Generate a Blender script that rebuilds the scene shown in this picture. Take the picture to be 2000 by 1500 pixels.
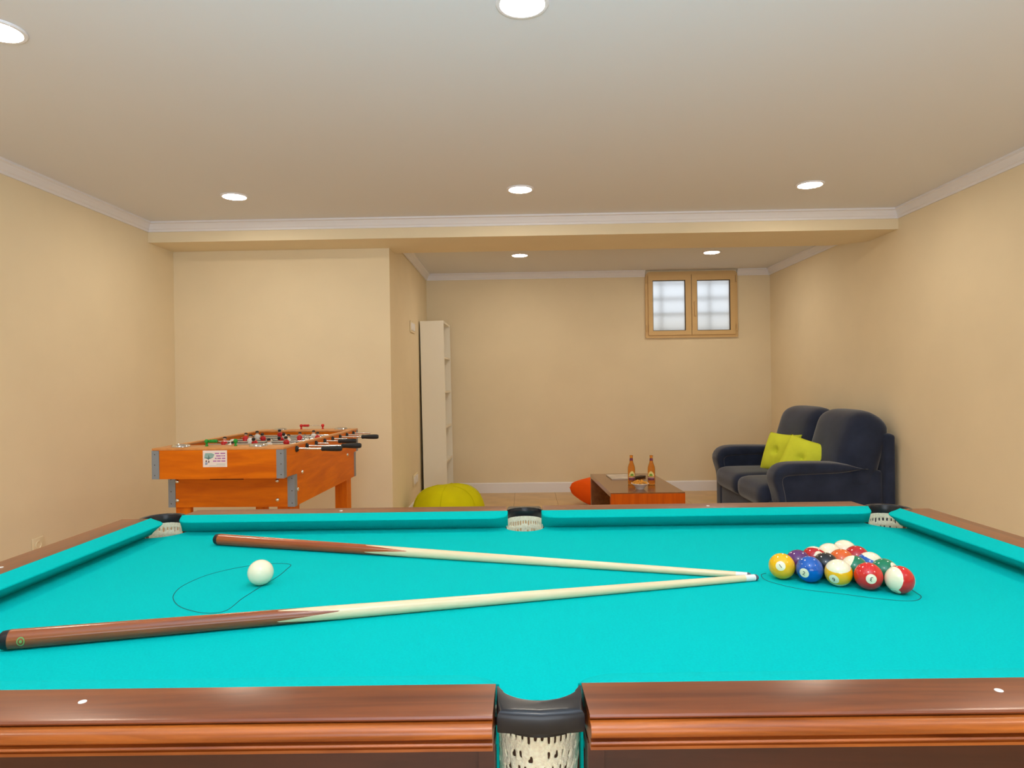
import bpy, bmesh, math, random
from mathutils import Vector, Matrix, Quaternion
random.seed(7)
for o in list(bpy.data.objects): bpy.data.objects.remove(o)
scene = bpy.context.scene
COL = scene.collection
PI = math.pi

# ------------------------------------------------------------------ camera
cam_d = bpy.data.cameras.new('camera'); cam = bpy.data.objects.new('camera', cam_d); COL.objects.link(cam)
cam_d.sensor_fit = 'HORIZONTAL'; cam_d.sensor_width = 36.0; cam_d.lens = 1307.04 / 2000 * 36.0
cam_d.clip_start = 0.02
YAW, PITCH, ROLL = -0.0187, -0.0020, -0.0140
fw = Vector((math.sin(YAW)*math.cos(PITCH), math.cos(YAW)*math.cos(PITCH), math.sin(PITCH)))
rt = Vector((math.cos(YAW), -math.sin(YAW), 0)); up = rt.cross(fw)
r2 = rt*math.cos(ROLL) + up*math.sin(ROLL); u2 = up*math.cos(ROLL) - rt*math.sin(ROLL)
CAM = Vector((0, 0, 1.2479))
cam.matrix_world = Matrix(((r2.x, u2.x, -fw.x, CAM.x), (r2.y, u2.y, -fw.y, CAM.y), (r2.z, u2.z, -fw.z, CAM.z), (0, 0, 0, 1)))
scene.camera = cam

# ------------------------------------------------------------------ world, lights, exposure
w = bpy.data.worlds.new('sky'); scene.world = w; w.use_nodes = True
bg = w.node_tree.nodes['Background']; bg.inputs[0].default_value = (0.86, 0.93, 1.0, 1); bg.inputs[1].default_value = 0.95
def add_light(name, kind, loc, energy, color, size=0.1, rot=(0, 0, 0), size_y=None):
    d = bpy.data.lights.new(name, kind); d.energy = energy; d.color = color
    if kind == 'AREA':
        d.size = size
        if size_y: d.shape = 'RECTANGLE'; d.size_y = size_y
    else: d.shadow_soft_size = size
    o = bpy.data.objects.new(name, d); COL.objects.link(o); o.location = loc; o.rotation_euler = rot
    return o
# cool area fill added behind the camera, set in an added doorway
rear_fill = add_light('rear_cool_fill', 'AREA', (0, -3.02, 1.05), 48, (0.84, 0.92, 1.0), 2.4, (PI/2, 0, 0), 2.1)
# the photographer's flash head above the camera, bounced off the ceiling
flash = add_light('bounce_flash', 'SPOT', (0.05, -0.15, 1.50), 172, (0.56, 0.78, 1.0), 0.12, (PI - math.radians(12), 0, 0))
flash.data.spot_size = math.radians(168); flash.data.spot_blend = 0.5
LAMP_STRENGTH = 117.0
scene.view_settings.view_transform = 'Standard'; scene.view_settings.look = 'None'
scene.view_settings.exposure = 0.22; scene.view_settings.gamma = 1.0
scene.view_settings.use_curve_mapping = False

# ------------------------------------------------------------------ helpers
def lin(c):
    return tuple((x/255/12.92 if x/255 <= .04045 else ((x/255+.055)/1.055)**2.4) for x in c) + (1,)
MATS = {}
def mat(name, rgb, rough=.6, metal=0., spec=.5, noise=0., nscale=20., bump=0., bscale=200., sheen=0., trans=0., emit=None, estr=0., coat=0., ior=1.45, stretch=None):
    if name in MATS: return MATS[name]
    m = bpy.data.materials.new(name); m.use_nodes = True; nt = m.node_tree; b = nt.nodes['Principled BSDF']
    c = lin(rgb)
    b.inputs['Base Color'].default_value = c; b.inputs['Roughness'].default_value = rough; b.inputs['Metallic'].default_value = metal
    b.inputs['Specular IOR Level'].default_value = spec; b.inputs['IOR'].default_value = ior
    if sheen: b.inputs['Sheen Weight'].default_value = sheen; b.inputs['Sheen Roughness'].default_value = .4
    if trans: b.inputs['Transmission Weight'].default_value = trans
    if coat: b.inputs['Coat Weight'].default_value = coat; b.inputs['Coat Roughness'].default_value = .12
    if emit: b.inputs['Emission Color'].default_value = lin(emit); b.inputs['Emission Strength'].default_value = estr
    tc = nt.nodes.new('ShaderNodeTexCoord'); src = tc.outputs['Object']
    if stretch:
        mp = nt.nodes.new('ShaderNodeMapping'); mp.inputs['Scale'].default_value = stretch; nt.links.new(src, mp.inputs[0]); src = mp.outputs[0]
    if noise:
        n = nt.nodes.new('ShaderNodeTexNoise'); n.inputs['Scale'].default_value = nscale; n.inputs['Detail'].default_value = 5
        nt.links.new(src, n.inputs['Vector'])
        r = nt.nodes.new('ShaderNodeValToRGB'); r.color_ramp.elements[0].position = .3; r.color_ramp.elements[1].position = .7
        r.color_ramp.elements[0].color = tuple(x*(1-noise) for x in c[:3]) + (1,); r.color_ramp.elements[1].color = tuple(min(1, x*(1+noise)) for x in c[:3]) + (1,)
        nt.links.new(n.outputs['Fac'], r.inputs[0]); nt.links.new(r.outputs[0], b.inputs['Base Color'])
    if bump:
        n2 = nt.nodes.new('ShaderNodeTexNoise'); n2.inputs['Scale'].default_value = bscale; n2.inputs['Detail'].default_value = 3
        nt.links.new(src, n2.inputs['Vector'])
        bp = nt.nodes.new('ShaderNodeBump'); bp.inputs['Strength'].default_value = bump; bp.inputs['Distance'].default_value = .002
        nt.links.new(n2.outputs['Fac'], bp.inputs['Height']); nt.links.new(bp.outputs[0], b.inputs['Normal'])
    MATS[name] = m; return m
def wood(name, dark, light, axis=0, scale=1., rough=.35, coat=0., spec=.5, grain=14.):
    m = bpy.data.materials.new(name); m.use_nodes = True; nt = m.node_tree; b = nt.nodes['Principled BSDF']
    tc = nt.nodes.new('ShaderNodeTexCoord'); mp = nt.nodes.new('ShaderNodeMapping')
    s = [grain*scale]*3; s[axis] = 1.1*scale; mp.inputs['Scale'].default_value = s
    nt.links.new(tc.outputs['Object'], mp.inputs[0])
    n = nt.nodes.new('ShaderNodeTexNoise'); n.inputs['Scale'].default_value = 2.2; n.inputs['Detail'].default_value = 8; n.inputs['Roughness'].default_value = .62; n.inputs['Distortion'].default_value = .6
    nt.links.new(mp.outputs[0], n.inputs['Vector'])
    r = nt.nodes.new('ShaderNodeValToRGB'); r.color_ramp.elements[0].position = .32; r.color_ramp.elements[1].position = .68
    r.color_ramp.elements[0].color = lin(dark); r.color_ramp.elements[1].color = lin(light)
    nt.links.new(n.outputs['Fac'], r.inputs[0]); nt.links.new(r.outputs[0], b.inputs['Base Color'])
    b.inputs['Roughness'].default_value = rough; b.inputs['Specular IOR Level'].default_value = spec
    if coat: b.inputs['Coat Weight'].default_value = coat; b.inputs['Coat Roughness'].default_value = .22
    bp = nt.nodes.new('ShaderNodeBump'); bp.inputs['Strength'].default_value = .06; bp.inputs['Distance'].default_value = .001
    nt.links.new(n.outputs['Fac'], bp.inputs['Height']); nt.links.new(bp.outputs[0], b.inputs['Normal'])
    return m

def link(name, me, mats, parent=None, smooth=False, auto=None):
    o = bpy.data.objects.new(name, me); COL.objects.link(o)
    if mats is not None and not me.materials:
        for m in (mats if isinstance(mats, (list, tuple)) else [mats]): me.materials.append(m)
    if parent is not None: o.parent = parent
    if smooth:
        me.polygons.foreach_set('use_smooth', [True]*len(me.polygons)); me.update()
    if auto is not None: shade_auto(me, auto)
    return o
def shade_auto(me, deg):
    me.polygons.foreach_set('use_smooth', [True]*len(me.polygons))
    bm = bmesh.new(); bm.from_mesh(me)
    for e in bm.edges: e.smooth = not (len(e.link_faces) == 2 and e.calc_face_angle(0) > math.radians(deg)) and len(e.link_faces) == 2
    bm.to_mesh(me); bm.free()
def from_bm(name, bm, mats, parent=None, smooth=False, auto=None):
    bmesh.ops.recalc_face_normals(bm, faces=bm.faces)
    me = bpy.data.meshes.new(name); bm.to_mesh(me); bm.free()
    return link(name, me, mats, parent, smooth, auto)
def from_data(name, v, f, mats, parent=None, smooth=False, auto=None, recalc=True):
    bm = bmesh.new(); vs = [bm.verts.new(p) for p in v]
    for q in f:
        try: bm.faces.new([vs[i] for i in q])
        except ValueError: pass
    if recalc: bmesh.ops.recalc_face_normals(bm, faces=bm.faces)
    me = bpy.data.meshes.new(name); bm.to_mesh(me); bm.free()
    return link(name, me, mats, parent, smooth, auto)
def box(bm, x0, x1, y0, y1, z0, z1, bev=0., mi=0, M=None):
    vs = [bm.verts.new(p) for p in ((x0,y0,z0),(x1,y0,z0),(x1,y1,z0),(x0,y1,z0),(x0,y0,z1),(x1,y0,z1),(x1,y1,z1),(x0,y1,z1))]
    fs = [bm.faces.new([vs[i] for i in q]) for q in ((0,3,2,1),(4,5,6,7),(0,1,5,4),(1,2,6,5),(2,3,7,6),(3,0,4,7))]
    for f in fs: f.material_index = mi
    if M is not None: bmesh.ops.transform(bm, matrix=M, verts=vs)
    if bev:
        es = list({e for f in fs for e in f.edges})
        bmesh.ops.bevel(bm, geom=es, offset=bev, segments=2, affect='EDGES', profile=.5)
def box_obj(name, b, m, parent=None, bev=0.):
    bm = bmesh.new(); box(bm, *b, bev=bev)
    return from_bm(name, bm, m, parent, auto=40 if bev else None)
def prism(bm, pts, z0, z1, mi=0):
    a = [bm.verts.new((x, y, z0)) for x, y in pts]; b = [bm.verts.new((x, y, z1)) for x, y in pts]; n = len(pts)
    fs = [bm.faces.new(a[::-1]), bm.faces.new(b)]
    for i in range(n): fs.append(bm.faces.new((a[i], a[(i+1) % n], b[(i+1) % n], b[i])))
    for f in fs: f.material_index = mi
    return fs
def lathe(bm, prof, seg=24, M=None, mi=0, close=True):
    rings = []; new = []
    for r, z in prof:
        if r < 1e-6: v = [bm.verts.new((0, 0, z))]
        else: v = [bm.verts.new((r*math.cos(2*PI*i/seg), r*math.sin(2*PI*i/seg), z)) for i in range(seg)]
        rings.append(v); new += v
    for a, b in zip(rings, rings[1:]):
        for i in range(seg):
            j = (i+1) % seg
            if len(a) == 1 and len(b) == 1: continue
            if len(a) == 1: f = bm.faces.new((a[0], b[i], b[j]))
            elif len(b) == 1: f = bm.faces.new((a[i], a[j], b[0]))
            else: f = bm.faces.new((a[i], a[j], b[j], b[i]))
            f.material_index = mi
    if close:
        for r in (rings[0], rings[-1]):
            if len(r) > 1:
                try: f = bm.faces.new(r); f.material_index = mi
                except ValueError: pass
    if M is not None: bmesh.ops.transform(bm, matrix=M, verts=new)
def lathe_obj(name, prof, m, parent=None, seg=24, M=None, auto=40, close=True):
    bm = bmesh.new(); lathe(bm, prof, seg, M, close=close); return from_bm(name, bm, m, parent, auto=auto)
def tube(bm, pts, r, seg=8, mi=0):
    pts = [Vector(p) for p in pts]; rings = []
    for i, p in enumerate(pts):
        d = (pts[min(i+1, len(pts)-1)] - pts[max(i-1, 0)]).normalized()
        a = d.cross(Vector((0, 0, 1)) if abs(d.z) < .9 else Vector((1, 0, 0))).normalized(); b = d.cross(a)
        rr = r[i] if isinstance(r, (list, tuple)) else r
        rings.append([bm.verts.new(p + a*rr*math.cos(2*PI*k/seg) + b*rr*math.sin(2*PI*k/seg)) for k in range(seg)])
    for a, b in zip(rings, rings[1:]):
        for k in range(seg): bm.faces.new((a[k], a[(k+1) % seg], b[(k+1) % seg], b[k])).material_index = mi
    bm.faces.new(rings[0]); bm.faces.new(rings[-1])
def soft_box(name, c, d, r, m, parent=None, n=10, warp=None, rot=None):
    """rounded cushion block: centre c, full size d, edge radius r; warp(u) bends unit coords (-1..1)"""
    bm = bmesh.new(); bmesh.ops.create_cube(bm, size=2)
    bmesh.ops.subdivide_edges(bm, edges=bm.edges, cuts=n, use_grid_fill=True)
    h = Vector(d)/2
    for v in bm.verts:
        q = v.co.copy(); p = Vector((q.x*h.x, q.y*h.y, q.z*h.z))
        # concentrate verts toward the edges
        p = Vector([math.copysign(abs(math.sin(q[i]*PI/2)), q[i])*h[i] for i in range(3)])
        inner = Vector([max(-(h[i]-r), min(h[i]-r, p[i])) for i in range(3)])
        e = p - inner
        if e.length > 1e-9:
            v.co = inner + e.normalized()*r
        else: v.co = p
        if warp:
            un = Vector((v.co.x/h.x, v.co.y/h.y, v.co.z/h.z)); dv = warp(un); v.co += Vector(dv)
    if rot is not None: bmesh.ops.transform(bm, matrix=rot, verts=bm.verts)
    bmesh.ops.translate(bm, vec=c, verts=bm.verts)
    return from_bm(name, bm, m, parent, smooth=True)
def empty(name, loc=(0, 0, 0), rz=0.):
    o = bpy.data.objects.new(name, None); COL.objects.link(o); o.empty_display_size = .1
    o.location = loc; o.rotation_euler = (0, 0, rz); return o
def tag(o, label, cat, group=None, kind=None):
    o['label'] = label; o['category'] = cat
    if group: o['group'] = group
    if kind: o['kind'] = kind
    return o
def struct(o, label, cat):
    o['kind'] = 'structure'; o['label'] = label; o['category'] = cat; return o
def copy_tree(o, parent=None):
    c = o.copy(); COL.objects.link(c); c.parent = parent
    for ch in list(o.children): copy_tree(ch, c)
    return c
def sweep(name, path, prof, m, parent=None, closed=False):
    """sweep a profile (d = distance to the left of the path, z) along an XY polyline with mitred corners"""
    n = len(path); rings = []; P = [Vector(p) for p in path]; bm = bmesh.new()
    for i in range(n):
        d0 = (P[i]-P[i-1]).normalized() if i > 0 else None; d1 = (P[i+1]-P[i]).normalized() if i < n-1 else None
        if d0 is None: d0 = d1
        if d1 is None: d1 = d0
        n0 = Vector((-d0.y, d0.x)); n1 = Vector((-d1.y, d1.x)); b = (n0+n1).normalized(); k = 1/max(.3, b.dot(n0))
        rings.append([bm.verts.new((P[i].x+b.x*k*s, P[i].y+b.y*k*s, z)) for s, z in prof])
    for a, b in zip(rings, rings[1:]):
        for j in range(len(prof)):
            jj = (j+1) % len(prof); bm.faces.new((a[j], a[jj], b[jj], b[j]))
    bm.faces.new(rings[0]); bm.faces.new(rings[-1])
    return from_bm(name, bm, m, parent, auto=30)

# ------------------------------------------------------------------ materials
M_wall = mat('cream_wall_paint', (240, 224, 192), .85, noise=.02, nscale=3, bump=.08, bscale=60, spec=.2)
M_ceil = mat('white_ceiling_paint', (232, 232, 236), .9, bump=.05, bscale=60, spec=.2)
M_trim = mat('white_trim_paint', (242, 240, 244), .55)
M_floor = mat('honey_stone_tile', (214, 180, 128), .35, noise=.12, nscale=5)
M_grout = mat('grey_brown_grout', (150, 120, 84), .8)
M_cloth = mat('teal_cloth', (0, 190, 188), .95, noise=.05, nscale=260, bump=.25, bscale=900, spec=.06)
M_line = mat('dark_pencil_line', (8, 92, 92), .9)
M_maho = wood('mahogany_long', (96, 42, 18), (142, 72, 32), 0, .9, .32, coat=.3, grain=16)
M_mahoy = wood('mahogany_cross', (96, 42, 18), (142, 72, 32), 1, .9, .32, coat=.3, grain=16)
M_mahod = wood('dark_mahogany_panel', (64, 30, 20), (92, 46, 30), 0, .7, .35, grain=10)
M_black = mat('black_pocket_plastic', (34, 34, 38), .28)
M_net = mat('cream_crochet_cotton', (252, 240, 212), .9, noise=.12, nscale=240, bump=.8, bscale=420)
M_sight = mat('pearl_inlay', (245, 245, 240), .25)
M_foos = wood('orange_varnished_board', (206, 98, 0), (236, 124, 0), 0, 1.0, .45, spec=.2, grain=9)
M_foosy = wood('orange_varnished_side', (206, 98, 0), (236, 124, 0), 1, 1.0, .45, spec=.2, grain=9)
M_foosz = wood('orange_varnished_leg', (206, 98, 0), (236, 124, 0), 2, 1.0, .45, spec=.2, grain=9)
M_foosrim = wood('pale_rim_wood', (206, 134, 72), (226, 160, 96), 1, 1.0, .35, grain=9)
M_alu = mat('grey_metal_angle', (142, 150, 162), .45, metal=.35)
M_chrome = mat('chrome', (225, 225, 225), .15, metal=1)
M_grip = mat('black_rubber_grip', (26, 28, 32), .5)
M_green = mat('green_plastic', (30, 160, 60), .35)
M_red = mat('red_plastic', (208, 30, 36), .35)
M_field = mat('grey_green_playfield', (120, 140, 150), .4)
M_skin = mat('player_skin', (226, 176, 140), .5)
M_white = mat('white_plastic', (236, 234, 230), .4)
M_navy = mat('navy_velvet', (46, 54, 76), .95, noise=.22, nscale=7, bump=.3, bscale=500, spec=.1, sheen=.45)
M_lime = mat('lime_cotton', (226, 238, 72), .9, noise=.04, nscale=12, bump=.2, bscale=600, spec=.1)
M_olive = mat('lime_bean_bag', (212, 208, 8), .8, noise=.06, nscale=6, bump=.15, bscale=300, spec=.15)
M_orange = mat('orange_cotton', (255, 98, 20), .85, noise=.06, nscale=6, bump=.2, bscale=400, spec=.1)
M_coffee = wood('coffee_table_wood', (112, 66, 30), (142, 88, 44), 1, 1.0, .18, coat=.3, grain=9)
M_coffeez = wood('coffee_table_end', (186, 78, 4), (214, 100, 8), 2, 1.0, .5, spec=.12, grain=14)
M_shelf = mat('white_melamine', (246, 240, 226), .5)
M_glassam = mat('amber_glass', (252, 204, 128), .06, trans=.95, ior=1.25)
M_label = mat('cream_paper_label', (240, 226, 150), .6)
M_labelg = mat('green_print', (120, 160, 40), .6)
M_purple = mat('purple_foil', (120, 56, 84), .4)
M_crisp = mat('golden_snack', (226, 160, 60), .7, noise=.2, nscale=60)
M_bowl = mat('white_porcelain', (232, 232, 234), .2)
M_paper = mat('white_paper', (226, 220, 208), .7)
M_darkpl = mat('dark_brown_plastic', (70, 46, 34), .4)
M_winfr = mat('tan_window_frame', (224, 188, 132), .45)
M_gasket = mat('dark_gasket', (70, 60, 50), .7)
M_plate = mat('ivory_switch_plate', (240, 224, 190), .4)
M_outside = mat('pale_outside_wall', (235, 228, 215), .9)
M_bar = mat('grey_window_bar', (150, 152, 155), .6)
M_glassf = mat('frosted_glass', (250, 250, 250), .55, trans=1., ior=1.35)

# ------------------------------------------------------------------ room shell
XL, XR, YB, YR = -2.8234, 2.7771, 7.588, -3.0
ZC = 2.4899; ZB = 2.342; YBF = 4.998; YP = 5.358; XP = -1.0717; XPB = -1.1007; YBR = 5.57
bm = bmesh.new(); box(bm, XL-.1, XR+.1, YR-.1, YB+.1, -.12, -.008)
floor = struct(from_bm('floor', bm, M_grout), 'honey coloured tiled floor of the games room', 'floor')
tl = .45; bm = bmesh.new(); box(bm, 0, tl-.003, 0, tl-.003, -.008, 0, bev=.0008)
bmesh.ops.recalc_face_normals(bm, faces=bm.faces); tile_me = bpy.data.meshes.new('tile'); bm.to_mesh(tile_me); bm.free(); tile_me.materials.append(M_floor)
edge_me = {}
for iy in range(24):
    y1 = YB - .47 - (iy-1)*tl if iy else YB; y0 = YB - .47 - iy*tl
    if y1 < YR: break
    y0 = max(y0, YR)
    for ix in range(13):
        x0 = XL + ix*tl; x1 = min(x0+tl, XR)
        if x1 - x0 < .02: continue
        key = (round(x1-x0, 3), round(y1-y0, 3))
        if key not in edge_me:
            bm = bmesh.new(); box(bm, 0, x1-x0-.003, 0, y1-y0-.003, -.008, 0)
            bmesh.ops.recalc_face_normals(bm, faces=bm.faces); me = bpy.data.meshes.new('tile'); bm.to_mesh(me); bm.free(); me.materials.append(M_floor); edge_me[key] = me
        t = bpy.data.objects.new('tile', edge_me[key]); COL.objects.link(t); t.parent = floor; t.location = (x0, y0, 0)
struct(box_obj('ceiling', (XL-.1, XR+.1, YR-.1, YB+.1, ZC, ZC+.12), M_ceil), 'plain white ceiling with recessed lights', 'ceiling')
struct(box_obj('wall_left', (XL-.1, XL, YR, YP, 0, ZC), M_wall), 'cream painted wall along the left of the room', 'wall')
struct(box_obj('wall_right', (XR, XR+.1, YR, YB, 0, ZC), M_wall), 'cream painted wall along the right, behind the sofa', 'wall')
bm = bmesh.new()                       # unseen wall behind the camera, opening added for the cool fill
box(bm, XL, -1.2, YR-.1, YR, 0, ZC); box(bm, 1.2, XR, YR-.1, YR, 0, ZC); box(bm, -1.2, 1.2, YR-.1, YR, 2.1, ZC)
struct(from_bm('wall_rear', bm, M_wall), 'cream wall behind the camera with an opening added for fill light', 'wall')
bm = bmesh.new()  # unseen door frame, added around the opening that carries the fill light
for x in (-1.2, 1.14): box(bm, x, x+.06, YR-.11, YR+.015, 0, 2.1)
box(bm, -1.2, 1.2, YR-.11, YR+.015, 2.1, 2.16)
struct(from_bm('added_door_1', bm, M_trim), 'white frame of the unseen doorway added behind the camera for fill light', 'door')
bm = bmesh.new(); prism(bm, [(XL, YP), (XP, YP), (XPB, YB), (XL, YB)], 0, ZC)
struct(from_bm('wall_recess', bm, M_wall), 'cream wall block behind the table football, beside the alcove', 'wall')
WX0, WX1, WZ0, WZ1 = 1.3737, 2.4043, 1.7279, 2.4722
bm = bmesh.new(); ox0, ox1, oz0, oz1 = WX0+.04, WX1-.04, WZ0+.04, WZ1-.04
box(bm, XPB-.05, ox0, YB, YB+.12, 0, ZC); box(bm, ox1, XR, YB, YB+.12, 0, ZC); box(bm, ox0, ox1, YB, YB+.12, 0, oz0); box(bm, ox0, ox1, YB, YB+.12, oz1, ZC)
struct(from_bm('wall_back', bm, M_wall), 'cream back wall of the alcove with the small high window', 'wall')
bm = bmesh.new(); prism(bm, [(XL, YBF), (XR, YBF), (XR, 5.42), (2.55, YBR), (XL, YBR)], ZB, ZC)
struct(from_bm('trim_1', bm, M_wall), 'cream ceiling beam spanning the room before the alcove', 'beam')
def crown(k): return [(0, ZC), (0, ZC-.070*k), (.010, ZC-.070*k), (.012, ZC-.056*k), (.020, ZC-.050*k), (.026, ZC-.034*k), (.030, ZC-.030*k), (.036, ZC-.016*k), (.052, ZC-.012*k), (.052, ZC)]
struct(sweep('trim_2', [(XR, YR), (XR, YBF), (XL, YBF), (XL, YR)], crown(1), M_trim), 'white crown moulding around the main ceiling and beam', 'moulding')
struct(sweep('trim_3', [(WX0-.001, YB), (XPB, YB), (XP+.004-.0, YBR)], crown(1), M_trim), 'white crown moulding over the alcove bookcase', 'moulding')
struct(sweep('trim_4', [(XR, 5.43), (XR, YB), (WX1+.001, YB)], crown(1), M_trim), 'white crown moulding over the alcove sofa corner', 'moulding')
bb = [(0, 0), (0, .115), (.006, .115), (.013, .105), (.014, 0)]
struct(sweep('baseboard_back', [(XR-.014, YB), (XPB, YB)], bb, M_trim), 'white skirting board along the alcove back wall', 'baseboard')
struct(sweep('baseboard_right', [(XR, YR), (XR, YB-.0)], bb, M_trim), 'white skirting board along the right wall', 'baseboard')
struct(sweep('baseboard_left', [(XPB, YB-.015), (XP, YP), (XL+.0, YP), (XL, YR)], bb, M_trim), 'white skirting board along the left wall and recess', 'baseboard')

# window
win = struct(empty('window_1', ((WX0+WX1)/2, YB, WZ0)), 'small high window with tan frame and two frosted panes', 'window')
wx = lambda x: x-(WX0+WX1)/2
wz = lambda z: z-WZ0
def rect_frame(bm, x0, x1, z0, z1, t, y0, y1, rc=0.):
    ix0, ix1, iz0, iz1 = x0+t[0], x1-t[1], z0+t[2], z1-t[3]
    box(bm, x0, ix0, y0, y1, z0, z1); box(bm, ix1, x1, y0, y1, z0, z1); box(bm, ix0, ix1, y0, y1, z0, iz0); box(bm, ix0, ix1, y0, y1, iz1, z1)
# outer frame with clipped upper corners
W2 = (WX1-WX0)/2; H2 = WZ1-WZ0
def frame_ring(bm, outer, inner, y0, y1):
    n = len(outer)
    vo0 = [bm.verts.new((x, y0, z)) for x, z in outer]; vo1 = [bm.verts.new((x, y1, z)) for x, z in outer]
    vi0 = [bm.verts.new((x, y0, z)) for x, z in inner]; vi1 = [bm.verts.new((x, y1, z)) for x, z in inner]
    for i in range(n):
        j = (i+1) % n
        for q in ((vo0[i], vo0[j], vi0[j], vi0[i]), (vo1[i], vo1[j], vi1[j], vi1[i]), (vo0[i], vo0[j], vo1[j], vo1[i]), (vi0[i], vi0[j], vi1[j], vi1[i])):
            bm.faces.new(q)
def rrect(x0, x1, z0, z1, r):
    p = []
    for cx, cz, a in ((x1-r[0], z1-r[0], 0), (x0+r[1], z1-r[1], 90), (x0+r[2], z0+r[2], 180), (x1-r[3], z0+r[3], 270)):
        rr = r[len(p)//4]
        for k in range(4):
            t = math.radians(a+30*k); p.append((cx+rr*math.cos(t), cz+rr*math.sin(t)))
    return p
bm = bmesh.new(); frame_ring(bm, rrect(-W2, W2, 0, H2, (.045, .06, .008, .008)), rrect(-W2+.042, W2-.042, .042, H2-.042, (.004,)*4), -.028, .05)
from_bm('window_frame', bm, M_winfr, win, auto=30)
MX = wx(1.887)
for a, b, pane in ((-W2+.030, MX-.003, (1.4587, 1.8138, 1.812, 2.3667)), (MX+.003, W2-.030, (1.9535, 2.3136, 1.81, 2.3642))):
    px0, px1, pz0, pz1 = wx(pane[0]), wx(pane[1]), wz(pane[2]), wz(pane[3])
    bm = bmesh.new(); frame_ring(bm, rrect(a, b, .03, H2-.035, (.006,)*4), rrect(px0-.006, px1+.006, pz0-.006, pz1+.006, (.003,)*4), -.045, .02)
    s = from_bm('sash', bm, M_winfr, win, auto=30)
    bm = bmesh.new(); frame_ring(bm, rrect(px0-.007, px1+.007, pz0-.007, pz1+.007, (.003,)*4), rrect(px0, px1, pz0, pz1, (.002,)*4), -.036, -.012)
    from_bm('gasket', bm, M_gasket, s)
    box_obj('pane', (px0-.004, px1+.004, -.026, -.020, pz0-.004, pz1+.004), M_glassf, s)
bm = bmesh.new(); box(bm, wx(1.913), wx(1.928), -.070, -.058, wz(1.966), wz(2.128), bev=.004); box(bm, wx(1.912), wx(1.929), -.060, -.045, wz(2.09), wz(2.125), bev=.003)
from_bm('handle', bm, M_winfr, win, auto=40)
for x in (-W2+.012, W2-.012):
    for z in (.07, H2-.13):
        bm = bmesh.new(); lathe(bm, [(.008, 0), (.008, .075)], 10, Matrix.Translation((x, -.034, z))); from_bm('hinge', bm, M_winfr, win, auto=40)
# exterior bars and light well beyond the window
for z in (.10, .285, .46, .64):
    bm = bmesh.new(); tube(bm, [(-W2, .17, z), (W2, .17, z)], .013, 8); from_bm('bar', bm, M_bar, win, smooth=True)
for x in (-.30, .255):
    bm = bmesh.new(); tube(bm, [(x, .17, -.03), (x, .17, H2+.03)], .011, 8); from_bm('bar', bm, M_bar, win, smooth=True)

struct(box_obj('wall_exterior', (WX0-1.2, WX1+1.2, YB+1.3, YB+1.4, 0, 2.02), M_outside), 'pale garden wall dimly seen through the frosted window', 'wall')
# wall plates
def plate(name, loc, rz, label, cat, kind):
    e = tag(empty(name, loc, rz), label, cat)
    if kind == 'double':
        box_obj('cover', (-.13, .13, -.010, 0, -.055, .055), M_plate, e, bev=.003)
        for dx in (-.062, .062): box_obj('rocker', (dx-.045, dx+.045, -.015, -.009, -.036, .036), M_trim, e, bev=.002)
        return
    box_obj('cover', (-.042, .042, -.009, 0, -.042, .042), M_plate, e, bev=.003)
    if kind == 'socket':
        lathe_obj('socket_well', [(.023, .0), (.023, .004), (.019, .004), (.018, .001), (0, .001)], M_plate, e, 20, Matrix.Translation((0, -.0085, 0)) @ Matrix.Rotation(PI/2, 4, 'X'))
    else: box_obj('rocker', (-.026, .026, -.014, -.008, -.026, .026), M_plate, e, bev=.002)
plate('wall_socket', (XL+.001, 3.804, .352), PI/2, 'ivory wall socket low on the left wall above the rail', 'socket', 'socket')
sl = math.atan2(YB-YP, XPB-XP)
def pillar_x(y): return XP + (XPB-XP)*(y-YP)/(YB-YP)
plate('light_switch', (pillar_x(6.48)+.001, 6.48, 1.80), PI/2+.013, 'ivory switch plate high beside the white bookcase', 'switch', 'double')
plate('wall_socket', (pillar_x(6.54)+.001, 6.54, .315), PI/2+.013, 'ivory socket low beside the white bookcase', 'socket', 'double')

# ------------------------------------------------------------------ recessed downlights
M_lamp = mat('lamp_diffuser', (255, 250, 240), .5, emit=(255, 241, 220), estr=LAMP_STRENGTH)
def downlight(x, y, label):
    e = tag(empty('downlight', (x, y, ZC)), label, 'ceiling light', 'recessed ceiling downlights')
    lathe_obj('trim_ring', [(.072, -.0002), (.088, -.0002), (.088, -.004), (.084, -.008), (.074, -.008), (.072, -.004)], M_trim, e, 40)
    lathe_obj('diffuser', [(0, -.0045), (.073, -.0045), (.073, -.0015), (0, -.0015)], M_lamp, e, 40)
names = {(-1.874, 4.333): 'leftmost round downlight of the row before the beam', (-.010, 4.296): 'middle round downlight of the row before the beam',
         (1.844, 4.319): 'rightmost round downlight of the row before the beam', (.010, 2.191): 'large round downlight cut by the top edge',
         (-1.80, 2.277): 'round downlight cut by the left edge', (-.030, 6.519): 'round alcove downlight left of the window',
         (1.834, 6.535): 'round alcove downlight above the window', (1.85, 2.2): 'round downlight out of frame at right above the pool table',
         (-1.83, .1): 'round downlight out of frame above the camera, left', (0.0, .05): 'round downlight directly above the camera', (1.85, .1): 'round downlight out of frame above the camera, right'}
for (x, y), lb in names.items(): downlight(x, y, lb)

# ------------------------------------------------------------------ pool table
ZCL = .8388; TX, TY, TA = .0035, 1.3499, .0154
L2, W2t, B = .99, .495, .05
pool = tag(empty('pool_table', (TX, TY, 0), TA), 'mahogany pool table with teal cloth filling the foreground', 'pool table')
def tw(u, v, z=0.):            # table -> world
    c, s = math.cos(TA), math.sin(TA); return Vector((TX+c*u-s*v, TY+s*u+c*v, ZCL+z))
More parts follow.
